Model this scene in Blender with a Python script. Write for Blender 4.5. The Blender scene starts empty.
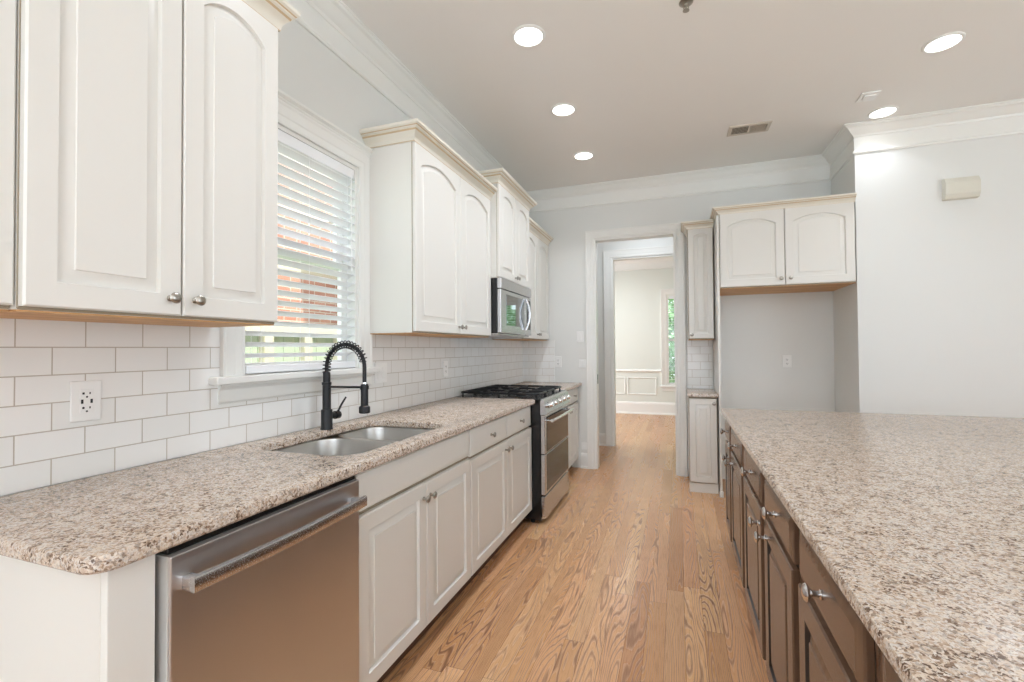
import bpy, bmesh, math, random
from mathutils import Vector, Matrix

C = bpy.context.scene.collection
SC = bpy.context.scene
PI = math.pi
rnd = random.Random(7)

# ------------------------------------------------------------------ camera
F_PX, YAW, PITCH, ROLL, CX, CH = 464.55, 0.342462, 0.0169385, -0.0071636, 1.64505, 1.28133
cy, sy = math.cos(YAW), math.sin(YAW)
r_ = Vector((cy, sy, 0)); fw = Vector((-sy, cy, 0)); up = Vector((0, 0, 1))
fw2 = fw * math.cos(PITCH) + up * math.sin(PITCH)
up2 = up * math.cos(PITCH) - fw * math.sin(PITCH)
r3 = r_ * math.cos(ROLL) + up2 * math.sin(ROLL)
up3 = up2 * math.cos(ROLL) - r_ * math.sin(ROLL)
cam_d = bpy.data.cameras.new('camera')
cam_d.sensor_width = 36.0
cam_d.lens = F_PX / 1024.0 * 36.0
cam_d.clip_start = 0.02
cam = bpy.data.objects.new('camera', cam_d)
C.objects.link(cam)
cam.matrix_world = Matrix(((r3.x, up3.x, -fw2.x, CX), (r3.y, up3.y, -fw2.y, 0.0),
                           (r3.z, up3.z, -fw2.z, CH), (0, 0, 0, 1)))
SC.camera = cam

# ------------------------------------------------------------------ world, light, exposure
SC.view_settings.view_transform = 'Standard'
SC.view_settings.look = 'None'
SC.view_settings.gamma = 1.0
SC.view_settings.use_curve_mapping = False
SC.view_settings.exposure = -0.16
SC.cycles.use_denoising = True
SC.cycles.max_bounces = 12
SC.cycles.diffuse_bounces = 6
SC.cycles.sample_clamp_indirect = 6.0

world = bpy.data.worlds.new('sky'); SC.world = world
world.use_nodes = True
bg = world.node_tree.nodes['Background']
bg.inputs[0].default_value = (0.825, 0.93, 1.02, 1)
bg.inputs[1].default_value = 3.8


def area(name, loc, rot, sx, sy_, power, col=(1, 1, 1), shape='RECTANGLE', spread=PI):
    l = bpy.data.lights.new(name, 'AREA'); l.energy = power; l.color = col
    l.shape = shape; l.size = sx; l.size_y = sy_; l.spread = spread
    o = bpy.data.objects.new(name, l); C.objects.link(o)
    o.location = loc; o.rotation_euler = rot
    return o


# daylight through the glazed doors behind the camera and the windows of the breakfast side
area('daylight_rear', (2.1, -4.05, 1.25), (PI / 2 + 0.05, 0, PI), 2.6, 2.1, 15, (0.88, 0.96, 1.10))
area('daylight_right', (5.85, 0.2, 1.5), (PI / 2 + 0.25, 0, PI / 2), 2.8, 1.8, 8.5, (0.90, 0.965, 1.08))
# two added fill lamps just inside the glazing, aimed up to brighten the ceiling
area('ceiling_fill_rear', (2.3, -3.95, 0.6), (PI / 2 + 1.45, 0, PI), 2.2, 0.9, 370, (0.84, 0.955, 1.14))
area('ceiling_fill_right', (5.75, 0.2, 0.8), (PI / 2 + 1.3, 0, PI / 2), 2.8, 0.5, 56, (0.84, 0.955, 1.14))
area('daylight_dining', (-2.75, 7.8, 1.5), (PI / 2, 0, -PI / 2), 2.0, 1.8, 110, (0.9, 0.98, 1.1))
sun_d = bpy.data.lights.new('sun', 'SUN'); sun_d.energy = 7.5; sun_d.angle = 0.02; sun_d.color = (1, 0.97, 0.92)
sun = bpy.data.objects.new('sun', sun_d); C.objects.link(sun)
sun.rotation_euler = Vector((0.57, -0.12, 0.82)).to_track_quat('Z', 'Y').to_euler()


# ------------------------------------------------------------------ materials
def lin(c):
    return tuple(((v / 255) / 12.92 if v / 255 <= 0.04045 else ((v / 255 + 0.055) / 1.055) ** 2.4) for v in c) + (1,)


def mat(name, col, rough=0.5, metal=0.0, spec=0.5, coat=0.0):
    m = bpy.data.materials.new(name); m.use_nodes = True
    b = m.node_tree.nodes['Principled BSDF']
    b.inputs['Base Color'].default_value = lin(col)
    b.inputs['Roughness'].default_value = rough
    b.inputs['Metallic'].default_value = metal
    b.inputs['Specular IOR Level'].default_value = spec
    b.inputs['Coat Weight'].default_value = coat
    b.inputs['Coat Roughness'].default_value = 0.08
    return m


class NT:
    """little node helper"""
    def __init__(s, m):
        s.t = m.node_tree; s.b = s.t.nodes['Principled BSDF']

    def n(s, kind, **kw):
        nd = s.t.nodes.new(kind)
        for k, v in kw.items():
            setattr(nd, k, v)
        return nd

    def l(s, a, b):
        s.t.links.new(a, b)

    def math(s, op, a, b=None, c=None):
        nd = s.n('ShaderNodeMath', operation=op)
        for i, v in enumerate((a, b, c)):
            if v is None:
                continue
            if isinstance(v, (int, float)):
                nd.inputs[i].default_value = v
            else:
                s.l(v, nd.inputs[i])
        return nd.outputs[0]

    def ramp(s, fac, stops, interp='LINEAR'):
        nd = s.n('ShaderNodeValToRGB'); nd.color_ramp.interpolation = interp
        e = nd.color_ramp.elements
        while len(e) < len(stops):
            e.new(0.5)
        for i, (p, c) in enumerate(stops):
            e[i].position = p; e[i].color = lin(c)
        s.l(fac, nd.inputs[0])
        return nd.outputs[0]

    def mix(s, fac, a, b, mode='MIX'):
        nd = s.n('ShaderNodeMix', data_type='RGBA', blend_type=mode)
        for i, v in ((0, fac), (6, a), (7, b)):
            if isinstance(v, (int, float)):
                nd.inputs[i].default_value = v
            elif isinstance(v, tuple):
                nd.inputs[i].default_value = v
            else:
                s.l(v, nd.inputs[i])
        return nd.outputs[2]

    def noise(s, vec, scale, detail=3, rough=0.5, dist=0.0, dim='3D', w=None):
        nd = s.n('ShaderNodeTexNoise', noise_dimensions=dim)
        nd.inputs['Scale'].default_value = scale; nd.inputs['Detail'].default_value = detail
        nd.inputs['Roughness'].default_value = rough; nd.inputs['Distortion'].default_value = dist
        if vec is not None:
            s.l(vec, nd.inputs['Vector'])
        if w is not None:
            s.l(w, nd.inputs['W'])
        return nd.outputs[0]

    def comb(s, x, y, z):
        nd = s.n('ShaderNodeCombineXYZ')
        for i, v in enumerate((x, y, z)):
            if isinstance(v, (int, float)):
                nd.inputs[i].default_value = v
            else:
                s.l(v, nd.inputs[i])
        return nd.outputs[0]

    def bump(s, h, dist, strength=1.0):
        nd = s.n('ShaderNodeBump'); nd.inputs['Distance'].default_value = dist
        nd.inputs['Strength'].default_value = strength
        s.l(h, nd.inputs['Height']); s.l(nd.outputs[0], s.b.inputs['Normal'])


def obj_xyz(N):
    tc = N.n('ShaderNodeTexCoord'); sp = N.n('ShaderNodeSeparateXYZ')
    N.l(tc.outputs['Object'], sp.inputs[0])
    return tc.outputs['Object'], sp.outputs[0], sp.outputs[1], sp.outputs[2]


M = {}
M['wall'] = mat('wall_paint', (227, 228, 225), 0.55, spec=0.3)
M['dining'] = mat('dining_wall_paint', (222, 226, 219), 0.55, spec=0.3)
M['ceiling'] = mat('ceiling_paint', (238, 236, 232), 0.7, spec=0.2)
M['trim'] = mat('trim_paint', (236, 236, 232), 0.3)
M['cab'] = mat('cabinet_white_paint', (226, 224, 218), 0.28)
M['cabbase'] = mat('cabinet_white_paint_lightened', (230, 229, 224), 0.28)  # same cabinet paint, lightened to make up for weak light low down
M['glaze'] = mat('tan_glaze', (200, 176, 140), 0.4)
M['cream'] = mat('cream_paint', (228, 223, 210), 0.35)
M['darkgap'] = mat('gap_shade', (158, 146, 126), 0.5)  # brown-grey stand-in for the shade in the gaps between doors
M['nickel'] = mat('brushed_nickel', (178, 174, 166), 0.28, 1.0)
M['chrome'] = mat('polished_chrome', (225, 225, 225), 0.1, 1.0)
M['black'] = mat('black_enamel', (22, 22, 23), 0.25)
M['matteblack'] = mat('matte_black_metal', (34, 34, 36), 0.38, 0.3)
M['iron'] = mat('cast_iron', (30, 31, 33), 0.42, 0.2)
M['dglass'] = mat('dark_oven_glass', (40, 38, 37), 0.06, 0.0, 0.4)
M['mglass'] = mat('mirror_dark_glass', (150, 154, 156), 0.03, 0.9)
M['plate'] = mat('white_plastic', (240, 240, 238), 0.3)
M['slot'] = mat('dark_slot', (40, 40, 40), 0.6)
M['blind'] = mat('white_blind_slat', (240, 241, 243), 0.4)
M['dooredge'] = mat('grey_door_edge', (206, 205, 202), 0.4, 0.3)
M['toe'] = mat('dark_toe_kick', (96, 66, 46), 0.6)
M['beige'] = mat('beige_plastic', (218, 215, 202), 0.45)
M['vent'] = mat('vent_metal', (206, 198, 186), 0.5)
M['ventdark'] = mat('vent_duct', (92, 80, 62), 0.8)
M['leaf'] = mat('leaf_green', (140, 184, 124), 0.6)
M['leafl'] = mat('leaf_light', (196, 222, 184), 0.6)
M['bark'] = mat('bark', (92, 74, 58), 0.8)
M['ground'] = mat('lawn', (120, 142, 88), 0.9)
M['fencegreen'] = mat('green_fence_board', (184, 196, 172), 0.7)
M['fencetan'] = mat('tan_fence_post', (212, 202, 180), 0.7)
M['fencedark'] = mat('dark_fence_gap', (92, 98, 76), 0.8)
M['rubber'] = mat('black_rubber', (24, 24, 24), 0.7)


def make_emit(name, col, strength):
    m = bpy.data.materials.new(name); m.use_nodes = True
    t = m.node_tree; t.nodes.clear()
    e = t.nodes.new('ShaderNodeEmission'); e.inputs[0].default_value = col; e.inputs[1].default_value = strength
    o = t.nodes.new('ShaderNodeOutputMaterial'); t.links.new(e.outputs[0], o.inputs[0])
    return m


M['lens'] = make_emit('lamp_lens', (1, 0.98, 0.95, 1), 6.0)


def make_pane():
    m = bpy.data.materials.new('window_glass'); m.use_nodes = True
    t = m.node_tree; t.nodes.clear()
    a = t.nodes.new('ShaderNodeBsdfTransparent'); a.inputs[0].default_value = (0.96, 0.98, 0.97, 1)
    g = t.nodes.new('ShaderNodeBsdfGlossy'); g.inputs['Roughness'].default_value = 0.02
    x = t.nodes.new('ShaderNodeMixShader'); x.inputs[0].default_value = 0.06
    o = t.nodes.new('ShaderNodeOutputMaterial')
    t.links.new(a.outputs[0], x.inputs[1]); t.links.new(g.outputs[0], x.inputs[2]); t.links.new(x.outputs[0], o.inputs[0])
    return m


M['pane'] = make_pane()


def make_steel(name, col, axis, rough=0.3):
    m = mat(name, col, rough, 1.0); N = NT(m)
    v, x, y, z = obj_xyz(N)
    q = {'z': (N.math('MULTIPLY', x, 900), N.math('MULTIPLY', y, 900), N.math('MULTIPLY', z, 9)),
         'x': (N.math('MULTIPLY', x, 3), N.math('MULTIPLY', y, 400), N.math('MULTIPLY', z, 400)),
         'y': (N.math('MULTIPLY', x, 400), N.math('MULTIPLY', y, 3), N.math('MULTIPLY', z, 400))}[axis]
    n = N.noise(N.comb(*q), 1.0, 2)
    N.l(N.math('MULTIPLY_ADD', n, 0.03, rough - 0.015), N.b.inputs['Roughness'])
    return m


M['steel'] = make_steel('stainless_steel', (205, 205, 207), 'x', 0.27)
M['steelv'] = make_steel('stainless_steel_vertical', (208, 207, 208), 'z', 0.34)
N = NT(M['steelv'])
v_, x_, y_, z_ = obj_xyz(N)
N.bump(N.noise(N.comb(0.0, N.math('MULTIPLY', y_, 9), N.math('MULTIPLY', z_, 0.8)), 1.0, 1), 0.012, 0.35)
M['sinksteel'] = make_steel('sink_steel', (196, 194, 190), 'x', 0.32)


def make_wood_under():
    m = mat('natural_wood_underside', (206, 160, 108), 0.55); N = NT(m)
    v, x, y, z = obj_xyz(N)
    n = N.noise(N.comb(N.math('MULTIPLY', x, 3), N.math('MULTIPLY', y, 40), N.math('MULTIPLY', z, 40)), 1.0, 4)
    N.l(N.ramp(n, [(0.3, (188, 140, 90)), (0.7, (218, 174, 122))]), N.b.inputs['Base Color'])
    return m


M['wood'] = make_wood_under()


def make_brown():
    m = mat('dark_brown_stain', (104, 78, 60), 0.24); N = NT(m)
    v, x, y, z = obj_xyz(N)
    n = N.noise(N.comb(N.math('MULTIPLY', x, 60), N.math('MULTIPLY', y, 60), N.math('MULTIPLY', z, 4)), 1.0, 4)
    N.l(N.ramp(n, [(0.25, (98, 75, 59)), (0.75, (110, 86, 69))]), N.b.inputs['Base Color'])
    return m


M['brown'] = make_brown()
M['browndark'] = mat('black_brown_glaze', (34, 24, 20), 0.3)


def make_granite():
    m = mat('speckled_granite', (200, 185, 165), 0.24, spec=0.5); N = NT(m)
    v, x, y, z = obj_xyz(N)
    wob = N.n('ShaderNodeTexNoise'); wob.inputs['Scale'].default_value = 90; wob.inputs['Detail'].default_value = 3
    N.l(v, wob.inputs['Vector'])
    va = N.n('ShaderNodeVectorMath', operation='MULTIPLY_ADD')
    N.l(wob.outputs[1], va.inputs[0]); va.inputs[1].default_value = (0.016, 0.016, 0.016); N.l(v, va.inputs[2])
    vo = N.n('ShaderNodeTexVoronoi'); vo.inputs['Scale'].default_value = 225; N.l(va.outputs[0], vo.inputs['Vector'])
    hue = N.n('ShaderNodeSeparateColor'); N.l(vo.outputs['Color'], hue.inputs[0])
    big = N.noise(v, 30, 4, 0.6)
    f = N.math('ADD', N.math('MULTIPLY', hue.outputs[0], 0.9), N.math('MULTIPLY', N.math('SUBTRACT', big, 0.5), 0.9))
    col = N.ramp(f, [(0.0, (94, 74, 60)), (0.07, (134, 110, 92)), (0.17, (176, 152, 132)), (0.30, (203, 184, 164)),
                     (0.42, (213, 200, 185)), (0.54, (182, 160, 142)), (0.64, (220, 211, 200)), (0.74, (156, 143, 133)),
                     (0.86, (218, 210, 202)), (1.0, (192, 178, 166))])
    v2 = N.n('ShaderNodeTexVoronoi'); v2.inputs['Scale'].default_value = 130; N.l(va.outputs[0], v2.inputs['Vector'])
    h2 = N.n('ShaderNodeSeparateColor'); N.l(v2.outputs['Color'], h2.inputs[0])
    dk = N.math('GREATER_THAN', N.math('ADD', h2.outputs[1], N.math('MULTIPLY', N.math('SUBTRACT', big, 0.5), -0.6)), 0.91)
    col = N.mix(N.math('MULTIPLY', dk, 0.6), col, lin((104, 82, 66)))
    fine = N.noise(v, 420, 2, 0.5)
    sp = N.math('LESS_THAN', fine, 0.35)
    col = N.mix(N.math('MULTIPLY', sp, 0.6), col, lin((92, 72, 60)))
    N.l(col, N.b.inputs['Base Color'])
    return m


M['granite'] = make_granite()


def make_floor():
    m = mat('oak_plank_floor', (200, 158, 116), 0.3, spec=0.45); N = NT(m)
    v, x, y, z = obj_xyz(N)
    PW, PL = 0.083, 1.35
    px = N.math('DIVIDE', x, PW); ix = N.math('FLOOR', px); fx = N.math('FRACT', px)
    wn = N.n('ShaderNodeTexWhiteNoise', noise_dimensions='1D'); N.l(ix, wn.inputs['W'])
    py = N.math('ADD', N.math('DIVIDE', y, PL), N.math('MULTIPLY', wn.outputs[0], 7.31))
    iy = N.math('FLOOR', py); fy = N.math('FRACT', py)
    w2 = N.n('ShaderNodeTexWhiteNoise', noise_dimensions='2D'); N.l(N.comb(ix, iy, 0.0), w2.inputs['Vector'])
    rv = w2.outputs[0]
    rc = N.n('ShaderNodeSeparateColor'); N.l(w2.outputs[1], rc.inputs[0])
    off = N.math('MULTIPLY', rv, 37.0)
    # cathedral grain: contour lines of a stretched noise field, different on every plank
    gv = N.comb(N.math('ADD', N.math('MULTIPLY', x, 9.0), off), N.math('ADD', N.math('MULTIPLY', y, 0.85), N.math('MULTIPLY', off, 1.7)), off)
    field = N.noise(gv, 1.0, 1.6, 0.4, 0.12)
    fine_w = N.noise(N.comb(N.math('MULTIPLY', x, 60), N.math('MULTIPLY', y, 9), off), 1.0, 2)
    ph = N.math('ADD', N.math('ADD', N.math('MULTIPLY', field, 150.0), N.math('MULTIPLY', x, N.math('MULTIPLY_ADD', rc.outputs[2], 420.0, 120.0))), N.math('MULTIPLY', fine_w, 2.6))
    ln = N.math('MULTIPLY_ADD', N.math('SINE', ph), 0.5, 0.5)
    ln = N.math('POWER', ln, 2.4)
    pore = N.noise(N.comb(N.math('MULTIPLY', x, 420), N.math('MULTIPLY', y, 10), off), 1.0, 2)
    porem = N.math('MULTIPLY', N.math('LESS_THAN', pore, 0.43), 0.55)
    base = N.ramp(rv, [(0.0, (198, 151, 108)), (0.3, (221, 177, 133)), (0.55, (211, 161, 121)), (0.8, (229, 189, 144)), (1.0, (188, 139, 100))])
    patch = N.noise(N.comb(N.math('MULTIPLY', x, 6), N.math('MULTIPLY', y, 1.5), off), 1.0, 2)
    base = N.mix(N.math('MULTIPLY', patch, 0.3), base, lin((188, 140, 100)))
    amt = N.math('MULTIPLY', ln, N.math('MULTIPLY_ADD', rc.outputs[1], 0.4, 0.42))
    col = N.mix(amt, base, lin((112, 72, 46)))
    col = N.mix(N.math('MULTIPLY', porem, N.math('MULTIPLY_ADD', ln, 0.6, 0.4)), col, lin((126, 86, 56)))
    gx = N.math('MINIMUM', fx, N.math('SUBTRACT', 1.0, fx))
    gy = N.math('MULTIPLY', N.math('MINIMUM', fy, N.math('SUBTRACT', 1.0, fy)), PL / PW)
    gap = N.math('LESS_THAN', N.math('MINIMUM', gx, gy), 0.011)
    col = N.mix(N.math('MULTIPLY', gap, 0.7), col, lin((110, 76, 50)))
    N.l(col, N.b.inputs['Base Color'])
    N.l(N.math('MULTIPLY_ADD', ln, 0.1, 0.26), N.b.inputs['Roughness'])
    N.bump(N.math('SUBTRACT', 1.0, N.math('ADD', N.math('MULTIPLY', ln, 0.15), gap)), 0.0008, 0.3)
    return m


M['floor'] = make_floor()


def make_bricktex(name, axis, bw, bh, mortar, c1, c2, cm, phase_u, phase_v, rough, bump):
    m = mat(name, c1, rough); N = NT(m)
    v, x, y, z = obj_xyz(N)
    u = {'x': x, 'y': y}[axis]
    vec = N.comb(N.math('ADD', u, phase_u), N.math('ADD', z, phase_v), 0.0)
    bt = N.n('ShaderNodeTexBrick', offset=0.5, offset_frequency=2, squash=1.0)
    N.l(vec, bt.inputs['Vector'])
    bt.inputs['Color1'].default_value = lin(c1); bt.inputs['Color2'].default_value = lin(c2); bt.inputs['Mortar'].default_value = lin(cm)
    bt.inputs['Scale'].default_value = 1.0; bt.inputs['Mortar Size'].default_value = mortar
    bt.inputs['Mortar Smooth'].default_value = 0.1; bt.inputs['Bias'].default_value = 0.0
    bt.inputs['Brick Width'].default_value = bw; bt.inputs['Row Height'].default_value = bh
    N.l(bt.outputs['Color'], N.b.inputs['Base Color'])
    N.l(N.math('MULTIPLY_ADD', bt.outputs['Fac'], 0.5, rough), N.b.inputs['Roughness'])
    N.bump(N.math('SUBTRACT', 1.0, bt.outputs['Fac']), bump, 0.6)
    return m


TW, TH = 0.1545, 0.0772
M['tileL'] = make_bricktex('subway_tile_side', 'y', TW, TH, 0.0016, (240, 240, 238), (235, 235, 232), (186, 178, 166),
                           -0.787 + TW * 40, -0.986 + TH * 42, 0.12, 0.0012)
M['tileB'] = make_bricktex('subway_tile_back', 'x', TW, TH, 0.0016, (240, 240, 238), (235, 235, 232), (196, 188, 176),
                           TW * 40, -0.986 + TH * 42, 0.12, 0.0012)
M['brick'] = make_bricktex('red_brick', 'y', 0.225, 0.078, 0.008, (206, 150, 128), (184, 124, 104), (220, 206, 192), 5.0, 3.0, 0.8, 0.006)


# ------------------------------------------------------------------ mesh helpers
def setmesh(bm, name, mats, smooth=None):
    me = bpy.data.meshes.new(name)
    bm.normal_update()
    bm.to_mesh(me); bm.free()
    for m in (mats if isinstance(mats, (list, tuple)) else [mats]):
        me.materials.append(m if not isinstance(m, str) else M[m])
    if smooth:
        for p in me.polygons:
            p.use_smooth = True
        me.set_sharp_from_angle(angle=math.radians(smooth))
    return me


def obj(name, bm, mats, parent=None, smooth=None):
    o = bpy.data.objects.new(name, setmesh(bm, name, mats, smooth))
    C.objects.link(o)
    if parent is not None:
        o.parent = parent
    return o


def tag(o, label, cat, group=None):
    o['label'] = label; o['category'] = cat
    if group:
        o['group'] = group
    return o


def thing(name, label, cat, loc=(0, 0, 0), rz=0.0, group=None):
    o = bpy.data.objects.new(name, None); C.objects.link(o)
    o.empty_display_size = 0.1
    o.location = loc; o.rotation_euler = (0, 0, rz)
    return tag(o, label, cat, group)


def struct(name, bm, mats, parent=None, smooth=None):
    o = obj(name, bm, mats, parent, smooth)
    if parent is None:
        o['kind'] = 'structure'
    return o


def dup(root, loc, label=None, group=None):
    r = root.copy(); C.objects.link(r); r.location = loc
    if label:
        r['label'] = label
    if group:
        r['group'] = group
    for ch in list(root.children):
        c = ch.copy(); C.objects.link(c); c.parent = r
        for g in list(ch.children):
            d = g.copy(); C.objects.link(d); d.parent = c
    return r


def box(bm, x0, x1, y0, y1, z0, z1, bev=0.0, mi=0):
    xs = sorted((x0, x1)); ys = sorted((y0, y1)); zs = sorted((z0, z1))
    vs = [bm.verts.new((xs[i], ys[j], zs[k])) for i in (0, 1) for j in (0, 1) for k in (0, 1)]
    fs = []
    for q in ((0, 1, 3, 2), (4, 6, 7, 5), (0, 4, 5, 1), (2, 3, 7, 6), (0, 2, 6, 4), (1, 5, 7, 3)):
        f = bm.faces.new([vs[i] for i in q]); f.material_index = mi; fs.append(f)
    if bev > 0:
        es = list({e for f in fs for e in f.edges})
        r = bmesh.ops.bevel(bm, geom=es, offset=bev, segments=2, profile=0.5, affect='EDGES')
        for f in r['faces']:
            f.material_index = mi
    return bm


def bbox(*a, **k):
    return box(bmesh.new(), *a, **k)


def bridge(bm, a, b, mi=0):
    n = len(a)
    for i in range(n):
        j = (i + 1) % n
        f = bm.faces.new((a[i], a[j], b[j], b[i])); f.material_index = mi


def rings(bm, rs, cap0=True, cap1=True, mis=None):
    """rs: list of rings of 3-D points, bridged one after the other"""
    vr = [[bm.verts.new(p) for p in r] for r in rs]
    for i in range(len(vr) - 1):
        bridge(bm, vr[i], vr[i + 1], mis[i] if mis else 0)
    if cap0:
        bm.faces.new(list(reversed(vr[0])))
    if cap1:
        bm.faces.new(vr[-1])
    bmesh.ops.recalc_face_normals(bm, faces=bm.faces[:])
    return bm


def lathe(bm, prof, seg=24, origin=(0, 0, 0), axis='z', mi=0):
    """prof: (radius, height) pairs along the axis"""
    ox, oy, oz = origin
    def pt(r, a, h):
        c, s = r * math.cos(a), r * math.sin(a)
        return {'z': (ox + c, oy + s, oz + h), 'y': (ox + c, oy + h, oz + s), 'x': (ox + h, oy + c, oz + s)}[axis]
    vr = [[bm.verts.new(pt(max(r, 1e-5), 2 * PI * i / seg, h)) for i in range(seg)] for r, h in prof]
    fs = []
    for a, b in zip(vr, vr[1:]):
        for i in range(seg):
            j = (i + 1) % seg
            fs.append(bm.faces.new((a[i], a[j], b[j], b[i])))
    fs.append(bm.faces.new(list(reversed(vr[0])))); fs.append(bm.faces.new(vr[-1]))
    for f in fs:
        f.material_index = mi
    bmesh.ops.recalc_face_normals(bm, faces=fs)
    return bm


def tube(bm, pts, rad, seg=10, mi=0, flat=None):
    """round (or, with flat=(a,b), rectangular-ish) tube along a polyline"""
    pts = [Vector(p) for p in pts]
    n = len(pts); rr = rad if isinstance(rad, (list, tuple)) else [rad] * n
    t0 = (pts[1] - pts[0]).normalized()
    ref = Vector((0, 0, 1)) if abs(t0.z) < 0.9 else Vector((1, 0, 0))
    u = t0.cross(ref).normalized(); vr = []
    for i, p in enumerate(pts):
        t = (pts[min(i + 1, n - 1)] - pts[max(i - 1, 0)]).normalized()
        u = (u - t * u.dot(t)).normalized(); w = t.cross(u)
        ring = []
        for k in range(seg):
            a = 2 * PI * k / seg
            if flat:
                ca, sa = math.cos(a), math.sin(a)
                e = 0.35
                ca = math.copysign(abs(ca) ** e, ca); sa = math.copysign(abs(sa) ** e, sa)
                ring.append(bm.verts.new(p + u * ca * flat[0] + w * sa * flat[1]))
            else:
                ring.append(bm.verts.new(p + (u * math.cos(a) + w * math.sin(a)) * rr[i]))
        vr.append(ring)
    fs = []
    for a, b in zip(vr, vr[1:]):
        for k in range(seg):
            j = (k + 1) % seg
            fs.append(bm.faces.new((a[k], a[j], b[j], b[k])))
    fs.append(bm.faces.new(list(reversed(vr[0])))); fs.append(bm.faces.new(vr[-1]))
    for f in fs:
        f.material_index = mi
    bmesh.ops.recalc_face_normals(bm, faces=fs)
    return bm


def sweep(bm, path, prof, fn, mis=None, closed=False):
    """sweep a profile of (outward offset, b) along a 2-D path with mitred corners; fn(px, py, b) -> 3-D point"""
    P = [Vector(p) for p in path]; n = len(P)
    nor = []
    segs = [(P[(i + 1) % n] - P[i]).normalized() for i in range(n if closed else n - 1)]
    for i in range(n):
        if closed:
            a, b = segs[i - 1], segs[i]
        else:
            a = segs[max(i - 1, 0)]; b = segs[min(i, n - 2)]
        na, nb = Vector((a.y, -a.x)), Vector((b.y, -b.x))
        m = (na + nb).normalized(); nor.append(m / max(m.dot(na), 0.2))
    vr = [[bm.verts.new(fn(P[i].x + nor[i].x * o, P[i].y + nor[i].y * o, b)) for o, b in prof] for i in range(n)]
    fs = []
    k = len(prof)
    for i in range(n if closed else n - 1):
        a, b = vr[i], vr[(i + 1) % n]
        for j in range(k):
            q = (j + 1) % k
            f = bm.faces.new((a[j], a[q], b[q], b[j])); f.material_index = (mis[j] if mis and j < len(mis) else 0)
            fs.append(f)
    if not closed:
        fs.append(bm.faces.new(list(reversed(vr[0])))); fs.append(bm.faces.new(vr[-1]))
    bmesh.ops.recalc_face_normals(bm, faces=fs)
    return bm


def XY(z0=0.0):
    return lambda x, y, b: (x, y, z0 + b)


def rrect(x0, x1, y0, y1, r, n=8):
    """rounded rectangle, counter-clockwise"""
    out = []
    for cx_, cy_, a0 in ((x1 - r, y0 + r, -PI / 2), (x1 - r, y1 - r, 0), (x0 + r, y1 - r, PI / 2), (x0 + r, y0 + r, PI)):
        for i in range(n + 1):
            a = a0 + PI / 2 * i / n
            out.append((cx_ + r * math.cos(a), cy_ + r * math.sin(a)))
    return out


def offs(poly, d):
    """move a counter-clockwise outline inwards by d"""
    n = len(poly); out = []
    for i in range(n):
        a = Vector(poly[i]) - Vector(poly[i - 1]); b = Vector(poly[(i + 1) % n]) - Vector(poly[i])
        if a.length < 1e-9: a = b
        if b.length < 1e-9: b = a
        a.normalize(); b.normalize()
        m = (Vector((-a.y, a.x)) + Vector((-b.y, b.x))).normalized()
        m = m / max(m.dot(Vector((-a.y, a.x))), 0.3)
        out.append((poly[i][0] + m.x * d, poly[i][1] + m.y * d))
    return out


def slab(outline, z0, z1, e=0.006, holes=()):
    """stone slab with eased edges and cut-outs"""
    bm = bmesh.new()
    prof = [(e, z0), (0, z0 + e), (0, z1 - e), (e * 0.35, z1 - e * 0.3), (e * 1.2, z1)]
    lo, hi = [], []
    def ring_(poly, sgn):
        vr = [[bm.verts.new((p[0], p[1], z)) for p in offs(poly, sgn * d)] for d, z in prof]
        for a, b in zip(vr, vr[1:]):
            bridge(bm, a, b)
        return vr[0], vr[-1]
    a, b = ring_(outline, 1); lo.append(a); hi.append(b)
    for h in holes:
        a, b = ring_(h, -1); lo.append(a); hi.append(b)
    for group in (lo, hi):
        es = []
        for r in group:
            for i in range(len(r)):
                e_ = bm.edges.get((r[i], r[(i + 1) % len(r)]))
                es.append(e_)
        bmesh.ops.triangle_fill(bm, edges=es, use_beauty=True, use_dissolve=False)
    bmesh.ops.recalc_face_normals(bm, faces=bm.faces[:])
    return bm


# ------------------------------------------------------------------ cabinet kit (local: x along the front, front faces -y)
def panel_door(x0, x1, z0, z1, yb, t=0.02, fr=0.057, rise=0.0, slab_=False, groove=0, n=14):
    """raised-panel door: stiles and rails, sunk groove, bevelled raised field; arched top when rise > 0"""
    yf = yb - t
    def rect(e, y):
        pts = [(x0 + e, y, z0 + e), (x1 - e, y, z0 + e)]
        for i in range(n + 1):
            pts.append((x1 - e + (x0 - x1 + 2 * e) * i / n, y, z1 - e))
        return pts
    a0 = (x1 - x0) / 2 - fr; xc = (x0 + x1) / 2; zb = z0 + fr
    zs = z1 - fr - rise
    if rise > 0:
        R = (a0 * a0 + rise * rise) / (2 * rise); zc = zs + rise - R
    def inner(d, y):
        a = a0 - d
        pts = [(xc - a, y, zb + d), (xc + a, y, zb + d)]
        for i in range(n + 1):
            xx = a - 2 * a * i / n
            if rise > 0:
                zz = zc + math.sqrt(max((R - d) ** 2 - xx * xx, 0))
            else:
                zz = zs - d
            pts.append((xc + xx, y, zz))
        return pts
    bm = bmesh.new()
    if slab_:
        rs = [rect(0, yb), rect(0, yf + 0.009), rect(0.004, yf + 0.0055), rect(0.024, yf), rect(0.027, yf)]
        mis = [0, 0, 0, 0]
    else:
        rs = [rect(0, yb), rect(0, yf + 0.004), rect(0.004, yf), inner(0, yf), inner(0.003, yf + 0.012), inner(0.007, yf + 0.012),
              inner(0.033, yf + 0.004), inner(0.035, yf + 0.001)]
        mis = [0, 0, 0, groove, groove, 0, 0]
    return rings(bm, rs, mis=mis)


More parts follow.
